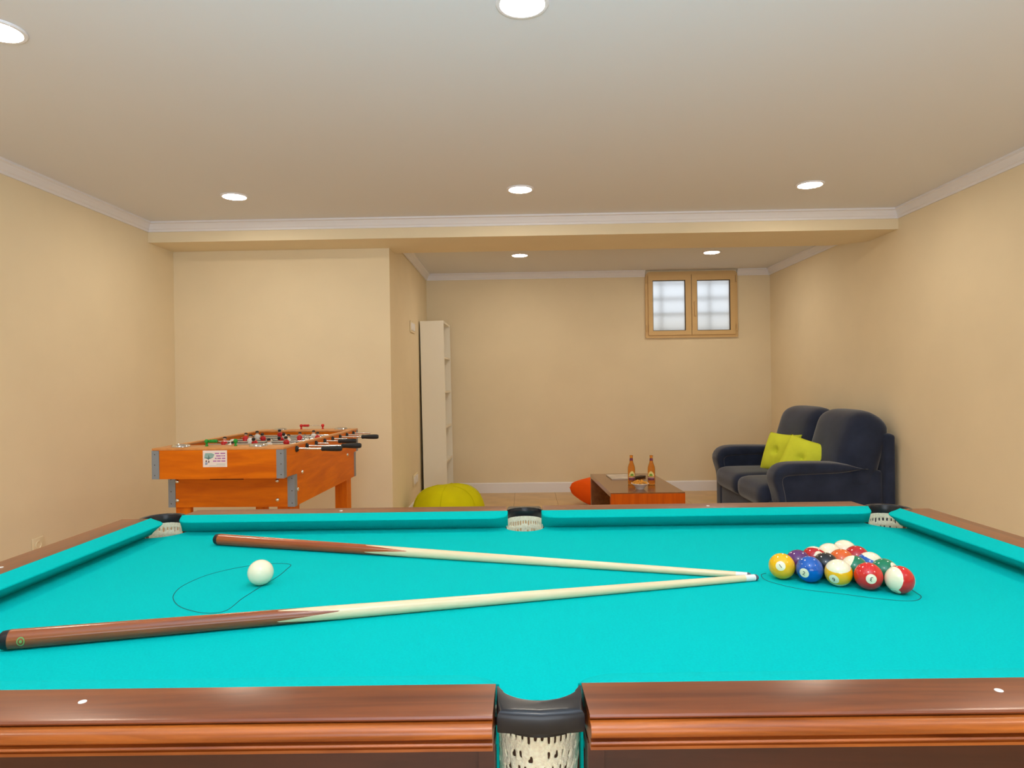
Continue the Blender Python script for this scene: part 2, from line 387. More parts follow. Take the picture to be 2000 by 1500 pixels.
# bed
pts = []
RX, RY = 1.0385, .5435
def arc(cx, cy, r, a0, a1, n): return [(cx+r*math.cos(math.radians(a0+(a1-a0)*i/n)), cy+r*math.sin(math.radians(a0+(a1-a0)*i/n))) for i in range(n+1)]
pts += arc(RX, RY, .080, 270, 180, 12) + arc(0, RY, .055, 0, -180, 16) + arc(-RX, RY, .080, 0, -90, 12) + arc(-RX, -RY, .080, 90, 0, 12) + arc(0, -RY, .055, 180, 0, 16) + arc(RX, -RY, .080, 180, 90, 12)
bm = bmesh.new(); prism(bm, pts, ZCL-.035, ZCL)
from_bm('cloth_bed', bm, M_cloth, pool)
# cushions
def cushion(O, t, n, a, b, ea, eb, smax=.043):
    O, t, n = Vector(O), Vector(t), Vector(n); N = 64; rings = []; bm = bmesh.new()
    st = sorted(set([a+(b-a)*i/24 for i in range(25)] + [a+ea*(1-math.cos(PI/2*k/9)) for k in range(10)] + [b-eb*(1-math.cos(PI/2*k/9)) for k in range(10)]))
    for u in st:
        s = 0.
        if u-a < ea: q = 1-(u-a)/ea; s = smax*(1-math.sqrt(max(0, 1-q*q)))
        elif b-u < eb: q = 1-(b-u)/eb; s = smax*(1-math.sqrt(max(0, 1-q*q)))
        k = 1-s/.05
        prof = [(B, .0465), (s+.006*k, .0385), (s+.001, .0365), (s, .0345), (s+.0015, .0325), (s+.046*k, 0.0005), (B, .0005)]
        rings.append([bm.verts.new((O.x+t.x*u+n.x*d, O.y+t.y*u+n.y*d, ZCL+z)) for d, z in prof])
    for p, q in zip(rings, rings[1:]):
        for j in range(7): bm.faces.new((p[j], p[(j+1) % 7], q[(j+1) % 7], q[j]))
    bm.faces.new(rings[0]); bm.faces.new(rings[-1])
    return from_bm('cushion', bm, M_cloth, pool, auto=35)
for s in (1, -1):
    cushion((0, s*W2t, 0), (1, 0, 0), (0, s, 0), .0475, .972, .055, .05)
    cushion((0, s*W2t, 0), (1, 0, 0), (0, s, 0), -.972, -.0475, .05, .055)
    cushion((s*L2, 0, 0), (0, 1, 0), (s, 0, 0), -.5080, .5080, .048, .048, .036)
# wooden rails with moulded edge
RP = [(0, .0468), (.072, .0468), (.0755, .0460), (.0772, .0440), (.0770, .0424), (.0752, .0416), (.0740, .0404), (.048, .0404), (.048, -.012), (0, -.012)]
EP = [(.0745, .0402), (.079, .0402)]
for k in range(1, 10): EP.append((.079+.0095*math.sin(PI*k/9), .0317+.0085*math.cos(PI*k/9)))
EP += [(.0785, .0215), (.084, .0207), (.0855, .0190), (.084, .0172), (.0785, .0166), (.0785, .0140), (.0805, .0132), (.0805, .0100), (.0485, .0100), (.0485, .0402)]
M_edge = wood('lighter_mahogany_edge', (132, 62, 18), (196, 108, 40), 0, 1.6, .32, coat=.15, grain=22); M_edgey = wood('lighter_mahogany_edge_cross', (132, 62, 18), (196, 108, 40), 1, 1.6, .32, coat=.15, grain=22)
def rail(O, t, n, a, b, sa, sb, m):
    O, t, n = Vector(O), Vector(t), Vector(n); bm = bmesh.new(); rings = []
    N = 2
    out = []
    for nm, prof, mm in (('rail', RP, m), ('edge_moulding', EP, M_edge if m is M_maho else M_edgey)):
        bm = bmesh.new(); rings = []
        for e, (u, sk) in enumerate(((a, sa), (b, -sb))):
            rings.append([bm.verts.new((O.x+t.x*(u+sk*d)+n.x*d, O.y+t.y*(u+sk*d)+n.y*d, ZCL+z)) for d, z in prof])
        k = len(prof)
        for j in range(k): bm.faces.new((rings[0][j], rings[0][(j+1) % k], rings[1][(j+1) % k], rings[1][j]))
        bm.faces.new(rings[0]); bm.faces.new(rings[1])
        out.append(from_bm(nm, bm, mm, out[0] if out else pool, auto=25))
    return out[0]
for s in (1, -1):
    for a, b, sa, sb in ((.0515, .966, .02, .08), (-.966, -.0515, .08, .02)):
        r_ = rail((0, s*(W2t+B), 0), (1, 0, 0), (0, s, 0), a, b, sa, sb, M_maho)
        lathe_obj('sight', [(0, .0006), (.0045, .0006), (.005, -.001)], M_sight, r_, 16, Matrix.Translation(((a+b)/2+(.02 if a > 0 else -.02), s*.578, ZCL+.0468)))
    r_ = rail((s*(L2+B), 0, 0), (0, 1, 0), (s, 0, 0), -.496, .496, .0, .0, M_mahoy)
    lathe_obj('sight', [(0, .0006), (.0045, .0006), (.005, -.001)], M_sight, r_, 16, Matrix.Translation((s*1.077, 0.012, ZCL+.0468)))
# pocket irons, nets
def iron_side(s):
    inner = [(.0500*math.sin(math.radians(t)), -.5375-.0500*math.cos(math.radians(t))+.0) for t in range(-74, 75, 4)]
    inner = [(x, y) for x, y in inner]
    front = [(-.0485, -.6115), (-.03, -.6150), (0, -.6175), (.03, -.6150), (.0485, -.6115)]
    pts = [(x, y*1.) for x, y in inner[::-1]] + front[0:0]
    outl = inner + [(.0500, -.5530), (.0500, -.5800)] + front[::-1] + [(-.0500, -.5800), (-.0500, -.5530)]
    n = len(outl); nr = []
    area = sum(outl[i][0]*outl[(i+1) % n][1]-outl[(i+1) % n][0]*outl[i][1] for i in range(n)); sg = 1 if area > 0 else -1
    for i in range(n):
        p, q = outl[i-1], outl[(i+1) % n]; d = Vector((q[0]-p[0], q[1]-p[1])).normalized(); nr.append(Vector((-d.y, d.x))*sg)   # inward normal
    bm = bmesh.new(); rings = []
    for z, ins in ((.0225, .0010), (.0240, 0), (.0385, 0), (.0425, .0008), (.0450, .0026), (.0466, .0056), (.0472, .0090)):
        ring = []
        for (x, y), v in zip(outl, nr):
            k = ins if y < -.60 else (0 if y > -.565 else min(ins, .0016))
            ring.append(bm.verts.new((x+v.x*k, -s*(y+v.y*k), ZCL+z)))
        rings.append(ring)
    for a_, b_ in zip(rings, rings[1:]):
        for i in range(n): bm.faces.new((a_[i], a_[(i+1) % n], b_[(i+1) % n], b_[i]))
    bm.faces.new(rings[0]); bm.faces.new(rings[-1])
    o = from_bm('pocket_iron', bm, M_black, pool, auto=38)
    # lower ring with slots
    for a0, a1 in ((-72, -26), (-22, 22), (26, 72)): pass
    bm = bmesh.new(); N = 40
    A = [math.radians(-78+156*i/N) for i in range(N+1)]
    cx, cy = 0, s*.5385
    def ring(r, z): return [bm.verts.new((cx+r*math.sin(t), cy+s*r*math.cos(t), ZCL+z)) for t in A]
    rr = [ring(.050, .0175), ring(.058, .0175), ring(.058, .0085), ring(.050, .0085)]
    for a, b in zip(rr, rr[1:]+rr[:1]):
        for i in range(N): bm.faces.new((a[i], a[i+1], b[i+1], b[i]))
    # three posts up to the iron
    for t in (-62, -24, 24, 62):
        t = math.radians(t); M = Matrix.Translation((cx+.054*math.sin(t), cy+s*.054*math.cos(t), ZCL+.013)); box(bm, -.003, .003, -.003, .003, 0, .012, M=M)
    from_bm('net_ring', bm, M_black, o)
    return o
def net(cx, cy, ang0, ang1, R0, seg, name_parent, z0=.0225, z1=-.11):
    rng = random.Random(int(cx*100+cy*1000)); rows = 30; bm = bmesh.new(); g = []
    for r in range(rows+1):
        f = r/rows; R = R0*(1-.28*f*f); row = []
        for c in range(seg+1):
            a = math.radians(ang0+(ang1-ang0)*c/seg) + rng.uniform(-.012, .012)
            rr = R+rng.uniform(-.0006, .0006)+.0004*math.sin(c*PI/1.5)+.0005*math.sin(r*PI/2)
            row.append(bm.verts.new((cx+rr*math.sin(a), cy+rr*math.cos(a), ZCL+z0+(z1-z0)*f+rng.uniform(-.0005, .0005))))
        g.append(row)
    holes = set()
    for c in range(1, seg-1, 3):
        h = rng.choice((2, 2, 3))
        for r in range(3, 3+h): holes.add((r, c))
    for k in range(5):
        for c in range(1, seg-1, 4):
            if rng.random() < .85:
                c0 = c+(k % 2)*2+rng.choice((0, 0, 1)); r0 = 8+k*4+rng.choice((0, 0, 1))
                holes |= {(r0, c0), (r0+1, c0)}
                if rng.random() < .4: holes.add((r0+1, c0+1))
    for r in range(rows):
        for c in range(seg):
            if (r, c) not in holes: bm.faces.new((g[r][c], g[r][c+1], g[r+1][c+1], g[r+1][c]))
    o = from_bm('pocket_net', bm, M_net, name_parent, smooth=True)
    md = o.modifiers.new('thick', 'SOLIDIFY'); md.thickness = .003; md.offset = 0
    sd = o.modifiers.new('soft', 'SUBSURF'); sd.levels = 1; sd.render_levels = 1
    return o
for s in (1, -1):
    o = iron_side(s)
    a0, a1 = (-88, 88) if s > 0 else (92, 268)
    net(-.002 if s < 0 else 0, s*.5385, a0, a1, .0505, 60, o)
    # teal lining inside the pocket opening of the apron
    for sx in (-1, 1):
        box_obj('pocket_lining', (sx*.0495-.0015, sx*.0495+.0015, min(s*.545, s*.566), max(s*.545, s*.566), ZCL-.14, ZCL+.0215), M_cloth, pool)
for sx in (1, -1):
    for sy in (1, -1):
        cx, cy = sx*1.011, sy*.516; base = math.degrees(math.atan2(sy, sx))
        bm = bmesh.new(); N = 36
        A = [math.radians(base-97+194*i/N) for i in range(N+1)]
        def ring(r, z): return [bm.verts.new((cx+r*math.cos(t), cy+r*math.sin(t), ZCL+z)) for t in A]
        prof = [(.0490, .020), (.0490, .0440), (.0500, .0462), (.0525, .0472), (.0580, .0472), (.0610, .0458), (.0620, .042), (.0620, .020)]
        rr = [ring(r, z) for r, z in prof]
        for a, b in zip(rr, rr[1:]+rr[:1]):
            for i in range(N): bm.faces.new((a[i], a[i+1], b[i+1], b[i]))
        for e in (0, N): bm.faces.new([q[e] for q in rr])
        o = from_bm('pocket_iron', bm, M_black, pool, auto=50)
        gb = math.degrees(math.atan2(sx, sy))
        net(cx, cy, gb-100, gb+100, .0480, 48, o)
# apron boards with raised stiles, legs
def apron(a, b, s, long_):
    bm = bmesh.new(); d0, d1, dp = .03, .066, .056; h = (W2t if long_ else L2)+B
    def bx(u0, u1, e0, e1, z0, z1):
        lo, hi = sorted((s*(h+e0), s*(h+e1)))
        if long_: box(bm, u0, u1, lo, hi, z0, z1)
        else: box(bm, lo, hi, u0, u1, z0, z1)
    bx(a, b, d0, dp, ZCL-.20, ZCL+.010)
    st = .018
    bx(a, a+st, d0, d1, ZCL-.20, ZCL+.010); bx(b-st, b, d0, d1, ZCL-.20, ZCL+.010); bx(a+st, b-st, d0, d1, ZCL-.20, ZCL-.165)
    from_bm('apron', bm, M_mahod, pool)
for s in (1, -1):
    apron(.0515, .985, s, True); apron(-.985, -.0515, s, True); apron(-.50, .50, s, False)
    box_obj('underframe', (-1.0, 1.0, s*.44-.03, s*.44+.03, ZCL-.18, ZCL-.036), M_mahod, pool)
for sx in (1, -1):
    for sy in (1, -1):
        bm = bmesh.new(); z = [0, .03, .03, .06, .60, .64, .64, ZCL-.16]; rr = [.05, .05, .035, .035, .06, .06, .075, .075]; rg = []
        for zz, q in zip(z, rr): rg.append([bm.verts.new((sx*.93+x*q, sy*.46+y*q, zz)) for x, y in ((-1, -1), (1, -1), (1, 1), (-1, 1))])
        for a, b in zip(rg, rg[1:]):
            for i in range(4): bm.faces.new((a[i], a[(i+1) % 4], b[(i+1) % 4], b[i]))
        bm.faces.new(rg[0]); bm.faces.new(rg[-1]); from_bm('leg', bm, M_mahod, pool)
# pencil outlines drawn on the cloth
def drawn(pts, closed, wd=.0013):
    n = len(pts); P = []
    def cr(p0, p1, p2, p3, t): return tuple(.5*((2*p1[i])+(-p0[i]+p2[i])*t+(2*p0[i]-5*p1[i]+4*p2[i]-p3[i])*t*t+(-p0[i]+3*p1[i]-3*p2[i]+p3[i])*t**3) for i in (0, 1))
    g = (lambda i: pts[i % n]) if closed else (lambda i: pts[max(0, min(n-1, i))])
    for i in range(n if closed else n-1):
        for k in range(5): P.append(Vector(cr(g(i-1), g(i), g(i+1), g(i+2), k/5)))
    if closed: P.append(P[0])
    v = []; f = []
    for i, p in enumerate(P):
        d = (P[min(i+1, len(P)-1)]-P[max(i-1, 0)]).normalized(); q = Vector((-d.y, d.x))*wd/2
        for z in (.0001, .0006): v += [(p.x+q.x, p.y+q.y, ZCL+z), (p.x-q.x, p.y-q.y, ZCL+z)]
        if i: a = 4*(i-1); b = 4*i; f += [(a, a+1, b+1, b), (a+2, a+3, b+3, b+2), (a, a+2, b+2, b), (a+1, a+3, b+3, b+1)]
    from_data('drawn_outline', v, f, M_line, pool)
drawn([(-.6945, -.0495), (-.7100, -.002), (-.7117, .0409), (-.6997, .0957), (-.6736, .1379), (-.6383, .1695), (-.5893, .1886), (-.543, .1797), (-.5371, .1397), (-.5377, .077), (-.549, -.0073), (-.5546, -.0642), (-.5561, -.1303), (-.5845, -.1432), (-.6256, -.1254), (-.6622, -.0957)], True)
drawn([(.500, .060), (.4855, .048), (.4839, .0062), (.5239, -.0459), (.595, -.0835), (.6467, -.1125), (.6954, -.1259), (.7256, -.1058), (.733, -.0708), (.742, .02), (.738, .13), (.715, .185), (.68, .185), (.60, .12)], False)

# ------------------------------------------------------------------ cues
M_maple = wood('pale_maple', (232, 206, 160), (246, 226, 188), 2, 1., .3, coat=.3, grain=20)
M_butt = wood('red_brown_butt', (124, 56, 16), (168, 86, 32), 2, 1., .22, coat=.6, grain=40)
M_butt2 = wood('orange_brown_butt', (150, 62, 16), (184, 86, 28), 2, 1., .22, coat=.6, grain=40)
def cue(butt, tip, rb, rt, joint, spl, bm_mat, label, group, sticker=False):
    butt, tip = Vector(butt), Vector(tip); d = tip-butt; Lq = d.length
    e = tag(empty('pool_cue', butt), label, 'pool cue', group)
    e.rotation_mode = 'QUATERNION'; e.rotation_quaternion = d.to_track_quat('Z', 'Y')
    R = lambda z: rb + (rt-rb)*(z/Lq)
    seg = 48; NP = 4
    def zig(i): t = (i*NP/seg + .30) % 1; return abs(2*t-1)
    def strip(name, stations, m):
        bm = bmesh.new(); rings = []
        for fz in stations: rings.append([bm.verts.new((R(fz(i))*math.cos(2*PI*i/seg), R(fz(i))*math.sin(2*PI*i/seg), fz(i))) for i in range(seg)])
        for a, b in zip(rings, rings[1:]):
            for i in range(seg): bm.faces.new((a[i], a[(i+1) % seg], b[(i+1) % seg], b[i]))
        return from_bm(name, bm, m, e, smooth=True)
    j0, j1 = joint, joint+spl
    cst = lambda z: (lambda i: z)
    strip('butt', [cst(.014)] + [cst(.014+(j0-.014)*k/6) for k in range(1, 7)] + [lambda i: j0+(j1-j0)*zig(i)], bm_mat)
    strip('shaft', [lambda i: j0+(j1-j0)*zig(i), cst(j1+.001)] + [cst(j1+(Lq-.03-j1)*k/6) for k in range(1, 7)], M_maple)
    lathe_obj('bumper', [(0, 0), (rb*.7, 0), (rb*.9, .003), (rb*.97, .012), (R(.014), .015)], M_grip, e, 32)
    lathe_obj('ferrule', [(R(Lq-.03), Lq-.03), (rt, Lq-.008)], M_white, e, 24)
    lathe_obj('tip', [(rt, Lq-.008), (rt*.98, Lq-.004), (rt*.6, Lq-.0005), (0, Lq)], mat('blue_grey_leather', (90, 98, 110), .8), e, 24)
    return e, R
yb = Vector((-.8278, 1.0352)); zt = ZCL
E1 = cue((-.8285, 1.0350, ZCL+.0157), (.4690, 1.3686, ZCL+.0066), .0155, .0064, .405, .12, M_butt, 'nearer cue with dark red-brown butt lying across the left foreground', 'pool cues on the cloth')
E2 = cue((-.8065, 1.7185, ZCL+.0146), (.4590, 1.3792, ZCL+.0066), .0143, .0064, .425, .13, M_butt2, 'farther cue with orange-brown butt, lying behind the cue ball', 'pool cues on the cloth')
# oval green maker's mark near the butt of the near cue
e, R = E1; v = []; f = []; q = e.rotation_quaternion.inverted()
cam_dir = (q @ Vector((.75, -.6, .35))); ca = math.atan2(cam_dir.y, cam_dir.x) 
tgt = q @ Vector((.15, -.98, .02)); ca = math.atan2(tgt.y, tgt.x)
for ri, (r0, r1) in enumerate(((.0052, .0070), (.0, .0026))):
    v = []; f = []
    for i in range(24):
        t = 2*PI*i/24
        for rr in (r0, r1):
            z = .034+rr*math.cos(t)*.8; a = ca + rr*math.sin(t)/R(z); v.append(((R(z)+.0004)*math.cos(a), (R(z)+.0004)*math.sin(a), z))
    for i in range(24): j = (i+1) % 24; f.append((2*i, 2*i+1, 2*j+1, 2*j))
    from_data('maker_mark', v, f, mat('pale_green_print', (120, 170, 90), .5), e)

# ------------------------------------------------------------------ balls
RB = .0258
M_ivory = mat('ivory_resin', (246, 236, 204), .12, coat=.5)
def ball_mat(n, c): return mat('ball_'+n, c, .14, coat=.5)
def ball_dir(P, az, el):
    c = (CAM-P); c.z = 0; c.normalize(); r = Vector((-c.y, c.x, 0)) ; az, el = math.radians(az), math.radians(el)
    return (c*math.cos(az)+r*math.sin(az))*math.cos(el)+Vector((0, 0, math.sin(el)))
M_num = mat('black_number_ink', (24, 24, 26), .4)
def text_mesh(s):
    cu = bpy.data.curves.new('t', 'FONT'); cu.body = s; cu.size = 1; cu.align_x = 'CENTER'; cu.align_y = 'CENTER'; cu.resolution_u = 3
    o = bpy.data.objects.new('t', cu); COL.objects.link(o); dg = bpy.context.evaluated_depsgraph_get(); me = bpy.data.meshes.new_from_object(o.evaluated_get(dg))
    bpy.data.objects.remove(o); V = [v.co.copy() for v in me.vertices]; F = [tuple(p.vertices) for p in me.polygons]
    xs = [v.x for v in V]; ys = [v.y for v in V]; cx, cy = (min(xs)+max(xs))/2, (min(ys)+max(ys))/2
    return [(v.x-cx, v.y-cy) for v in V], F
def make_ball(P, num, col, stripe, axis, spot, roll, label, group):
    P = Vector(P); NL, NS = 24, 36
    bm = bmesh.new(); a = ball_dir(P, *axis) if axis else Vector((0, 0, 1)); Q = Vector((0, 0, 1)).rotation_difference(a)
    rings = []
    for i in range(NL+1):
        la = -PI/2+PI*i/NL
        if i in (0, NL): rings.append([bm.verts.new(Q @ Vector((0, 0, RB*math.sin(la))))])
        else: rings.append([bm.verts.new(Q @ Vector((RB*math.cos(la)*math.cos(2*PI*k/NS), RB*math.cos(la)*math.sin(2*PI*k/NS), RB*math.sin(la)))) for k in range(NS)])
    for i in range(NL):
        A, Bq = rings[i], rings[i+1]; mid = abs(-PI/2+PI*(i+.5)/NL)
        mi = 1 if (stripe and mid > math.radians(30)) else 0
        for k in range(NS):
            j = (k+1) % NS
            if len(A) == 1: f = bm.faces.new((A[0], Bq[j], Bq[k]))
            elif len(Bq) == 1: f = bm.faces.new((A[k], A[j], Bq[0]))
            else: f = bm.faces.new((A[k], A[j], Bq[j], Bq[k]))
            f.material_index = mi
    o = from_bm('pool_ball' if num else 'cue_ball', bm, [col, M_ivory] if stripe else [col], smooth=True)
    o.location = P; tag(o, label, 'pool ball' if num else 'cue ball', group)
    if not num: return o
    n = ball_dir(P, *spot); zup = Vector((0, 0, 1)); e1 = zup.cross(n).normalized(); e2 = n.cross(e1)
    cr, sr = math.cos(math.radians(roll)), math.sin(math.radians(roll)); t1 = e1*cr+e2*sr; t2 = e2*cr-e1*sr
    v = [n*(RB+.00025)]; f = []
    for ri, ang in enumerate((10, 21)):
        for k in range(28):
            t = 2*PI*k/28; an = math.radians(ang); v.append((n*math.cos(an)+(t1*math.cos(t)+t2*math.sin(t))*math.sin(an))*(RB+.00025))
    for k in range(28):
        j = (k+1) % 28; f.append((0, 1+k, 1+j)); f.append((1+k, 29+k, 29+j, 1+j))
    s = from_data('number_spot', v, f, M_ivory, o, smooth=True, recalc=False)
    V, F = text_mesh(num); sc = .0115 if len(num) == 1 else .0095
    v = [(n + t1*(x*sc/RB) + t2*(y*sc/RB)).normalized()*(RB+.00055) for x, y in V]
    from_data('number', v, F, M_num, s, recalc=False)
    return o
make_ball(tw(-.5517, .0253, RB), None, M_ivory, False, None, None, 0, 'plain ivory cue ball near the left end of the table', None)
rc = Vector((.6095, -.0295)); ra = math.radians(-28.7)-TA
rd = Vector((math.cos(ra), math.sin(ra))); rn = Vector((-rd.y, rd.x)); D = 2*RB*1.012
C_ = {'y': (255, 188, 8), 'b': (12, 92, 184), 'r': (218, 34, 32), 'p': (96, 44, 110), 'o': (226, 98, 30), 'g': (0, 124, 84), 'm': (200, 32, 34), 'k': (26, 28, 34)}
GB = 'racked pool balls'
rack = [
 (0, 0, '1', 'y', 0, None, (-6, 14), 40, 'solid yellow ball at the left corner of the racked balls'),
 (0, 1, '2', 'b', 0, None, (-24, -6), -15, 'solid blue ball in the front row of the rack'),
 (0, 2, '9', 'y', 1, (0, 72), (-20, -19), 8, 'cream ball with yellow stripe, middle of the front row'),
 (0, 3, '3', 'r', 0, None, (11, 3), 165, 'solid red ball in the front row of the rack'),
 (0, 4, '11', 'r', 1, (-48, 12), (-25, -47), 30, 'cream and red striped ball at the right front corner of the rack'),
 (1, 0, '4', 'p', 0, None, (150, -30), 0, 'solid purple ball behind the yellow and blue balls'),
 (1, 1, '8', 'k', 0, None, (160, -20), 0, 'solid black ball in the second row of the rack'),
 (1, 2, '14', 'g', 1, (-85, 30), (40, -40), 0, 'cream and green striped ball behind the red ball'),
 (1, 3, '6', 'g', 0, None, (62, 36), 60, 'solid green ball behind the right end of the front row'),
 (2, 0, '15', 'm', 1, (170, 46), (26, 30), 80, 'cream ball with red stripe, number turned to the camera'),
 (2, 1, '5', 'o', 0, None, (170, -20), 0, 'solid orange ball in the middle of the rack'),
 (2, 2, '10', 'b', 1, (105, 66), (-20, -35), 0, 'cream ball with a blue stripe at the right of the third row'),
 (3, 0, '13', 'o', 1, (0, 55), (0, -40), 0, 'cream ball with orange stripe in the far left rack row'),
 (3, 1, '7', 'm', 0, None, (170, -20), 0, 'solid dark red ball near the far tip of the rack'),
 (4, 0, '12', 'p', 1, (20, 60), (0, -40), 0, 'mostly cream striped ball at the far tip of the rack'),
]
for row, k, num, c, stp, ax, spot, roll, lb in rack:
    p = rc + rd*D*(k-(4-row)/2) + rn*D*row*math.sqrt(3)/2
    nm = {'m': (190, 26, 32)}.get(c, C_[c])
    make_ball(tw(p.x, p.y, RB), num, ball_mat(c+('7' if num == '7' else ''), nm), bool(stp), ax, spot, roll, lb, GB)

# ------------------------------------------------------------------ football table
FT = tag(empty('football_table', (-1.6015, 3.452, 0), -.0227), 'orange wooden table football game with black handles by the left wall', 'football table')
hw, Lf, zt, zb_ = .347, 1.41, .931, .769; th = .022
box_obj('end_board', (-hw, hw, 0, th, zb_, zt-.012), M_foos, FT); box_obj('end_board', (-hw, hw, Lf-th, Lf, zb_, zt-.012), M_foos, FT)
box_obj('side_board', (hw-th, hw, th, Lf-th, zb_, zt-.012), M_foosy, FT); box_obj('side_board', (-hw, -hw+th, th, Lf-th, zb_, zt-.012), M_foosy, FT)
# rim: wide end shelves and narrow side rails
bm = bmesh.new(); box(bm, -hw-.003, hw+.003, -.003, .16, zt-.012, zt, bev=.003); from_bm('end_shelf', bm, M_foosrim, FT, auto=40)
bm = bmesh.new(); box(bm, -hw-.003, hw+.003, Lf-.16, Lf+.003, zt-.012, zt, bev=.003); from_bm('end_shelf', bm, M_foosrim, FT, auto=40)
for s in (-1, 1): box_obj('side_rim', (min(s*(hw+.003), s*(hw-th-.004)), max(s*(hw+.003), s*(hw-th-.004)), .16, Lf-.16, zt-.012, zt), M_foosrim, FT, bev=.003)
for y in (.14, Lf-.16): box_obj('inner_end_board', (-hw+th, hw-th, y, y+.02, .80, zt-.012), M_foos, FT)
box_obj('playfield', (-hw+th, hw-th, .16, Lf-.16, .79, .80), M_field, FT)
ylo0, ylo1, zl0, zl1 = .15, Lf-.06, .594, .769
box_obj('lower_end_board', (-hw+.004, hw-.004, ylo0, ylo0+th, zl0, zl1), M_foos, FT); box_obj('lower_end_board', (-hw+.004, hw-.004, ylo1-th, ylo1, zl0, zl1), M_foos, FT)
for s in (-1, 1): box_obj('lower_side_board', (min(s*(hw-.001), s*(hw-th)), max(s*(hw-.001), s*(hw-th)), ylo0+th, ylo1-th, zl0, zl1), M_foosy, FT)
box_obj('bottom_board', (-hw+th, hw-th, ylo0+th, ylo1-th, .64, .652), M_foosy, FT)
box_obj('ball_slot', (-.118, .068, ylo0-.0015, ylo0+.002, zl1-.026, zl1-.012), mat('dark_slot', (110, 50, 18), .8), FT)
def angle(x, y, sx, sy, z0, z1):
    bm = bmesh.new(); wd = .036; t = .003
    xa, xb = sorted((x+sx*t, x-sx*wd)); ya, yb2 = sorted((y+sy*t, y))
    box(bm, xa, xb, ya, yb2, z0, z1)
    xa, xb = sorted((x+sx*t, x)); ya, yb2 = sorted((y, y-sy*wd)); box(bm, xa, xb, ya, yb2, z0, z1)
    o = from_bm('corner_angle', bm, M_alu, FT)
    for z in (z0+.02, (z0+z1)/2, z1-.02):
        lathe_obj('rivet', [(.003, 0), (.002, .0012), (0, .0015)], M_gasket, o, 8, Matrix.Translation((x-sx*.012, y+sy*t, z)) @ Matrix.Rotation(PI/2 if sy < 0 else -PI/2, 4, 'X'))
for sx in (-1, 1):
    for y, sy, yl in ((0, -1, ylo0), (Lf, 1, ylo1)):
        angle(sx*hw, y, sx, sy, zb_, zt-.013); angle(sx*(hw-.001), yl, sx, sy, zl0, zl1-.002)
dome = [(.011, 0), (.0105, .003), (.007, .0065), (0, .008)]
for x in (-.30, .253):
    for z in (.632, .735): lathe_obj('bolt', dome, M_chrome, FT, 16, Matrix.Translation((x, ylo0, z)) @ Matrix.Rotation(PI/2, 4, 'X'))
for y in (.27, 1.15):
    lathe_obj('bolt', dome, M_chrome, FT, 16, Matrix.Translation((hw, y, .767)) @ Matrix.Rotation(PI/2, 4, 'Y'))
lathe_obj('bolt', dome, M_chrome, FT, 16, Matrix.Translation((hw-.001, .20, .68)) @ Matrix.Rotation(PI/2, 4, 'Y'))
for sx in (-1, 1):
    for y in (.175, 1.20):
        bm = bmesh.new(); x0, x1 = sorted((sx*(hw-.024), sx*(hw-.105)))
        box(bm, x0, x1, y, y+.03, 0, .765); 
        box(bm, *sorted((sx*(hw-.024), sx*(hw-.05))), y+.03, y+.11, 0, .765)
        from_bm('leg', bm, M_foosz, FT)
# metal cup rings
for x, y in ((-.235, .075), (.185, .075), (-.19, Lf-.075), (.25, Lf-.075)):
    x = max(-.29, min(.29, x))
    lathe_obj('cup_ring', [(.026, .0), (.030, .007), (.036, .011), (.041, .010), (.046, .003), (.047, .0), (.044, -.001), (.026, -.001)], M_chrome, FT, 28, Matrix.Translation((x, y, zt+.0012)))
# bead scorers
def scorer(x0, x1, y, m, nb, zoff=.0):
    for x in (x0, x1):
        M = Matrix.Translation((x, y, zt)); bm = bmesh.new()
        lathe(bm, [(0, 0), (.0085, 0), (.0085, .003), (.005, .006), (.005, .012), (.0075, .016), (.0105, .021), (.0115, .026), (.0105, .031), (.0065, .0355), (0, .037)], 14, M)
        o = from_bm('score_post', bm, m, FT, smooth=True)
    bm = bmesh.new(); tube(bm, [(x0, y, zt+.026), (x1, y, zt+.026)], .0018, 8); from_bm('score_rod', bm, M_chrome, o, smooth=True)
    for k in range(nb):
        c = x0+.018+.0088*k
        lathe_obj('bead', [(.003, -.004), (.0085, -.0035), (.0092, 0), (.0085, .0035), (.003, .004)], m, o, 14, Matrix.Translation((c, y, zt+.026)) @ Matrix.Rotation(PI/2, 4, 'Y'))
scorer(-.108, .050, .10, M_green, 5); scorer(-.056, .102, Lf-.03, M_red, 5)
# rods: bushings, grips, players
rods_y = [.185+.158*i for i in range(8)]; zr = .903
teams = [('w', 1), ('w', 2), ('r', 3), ('w', 5), ('r', 5), ('w', 3), ('r', 2), ('r', 1)]
right_ext = [.40, .0, .41, .0, .35, .42, .0, .0]
bmP = bmesh.new()
def player_mesh(shirt, hair):
    bm = bmesh.new()
    for prof, mi in (([(0, .046), (.007, .0445), (.0105, .038), (.0095, .030), (.004, .025)], 1), ([(.006, .026), (.014, .022), (.0155, .006), (.0125, -.014), (.0115, -.030)], 0), ([(.0115, -.030), (.009, -.060), (.011, -.068), (.012, -.078), (0, -.079)], 2)):
        lathe(bm, prof, 12, None, mi, close=False)
    lathe(bm, [(0, .048), (.008, .0465), (.0112, .040), (.0108, .036)], 12, None, 2, close=False)
    box(bm, -.017, .017, -.006, .006, -.002, .016, mi=0)
    bmesh.ops.recalc_face_normals(bm, faces=bm.faces); me = bpy.data.meshes.new('player'); bm.to_mesh(me); bm.free()
    for m in (shirt, M_skin, hair): me.materials.append(m)
    me.polygons.foreach_set('use_smooth', [True]*len(me.polygons)); return me
M_blackp = mat('black_player_plastic', (22, 22, 24), .4)
pm = {'r': player_mesh(M_red, M_blackp), 'w': player_mesh(M_white, M_blackp)}
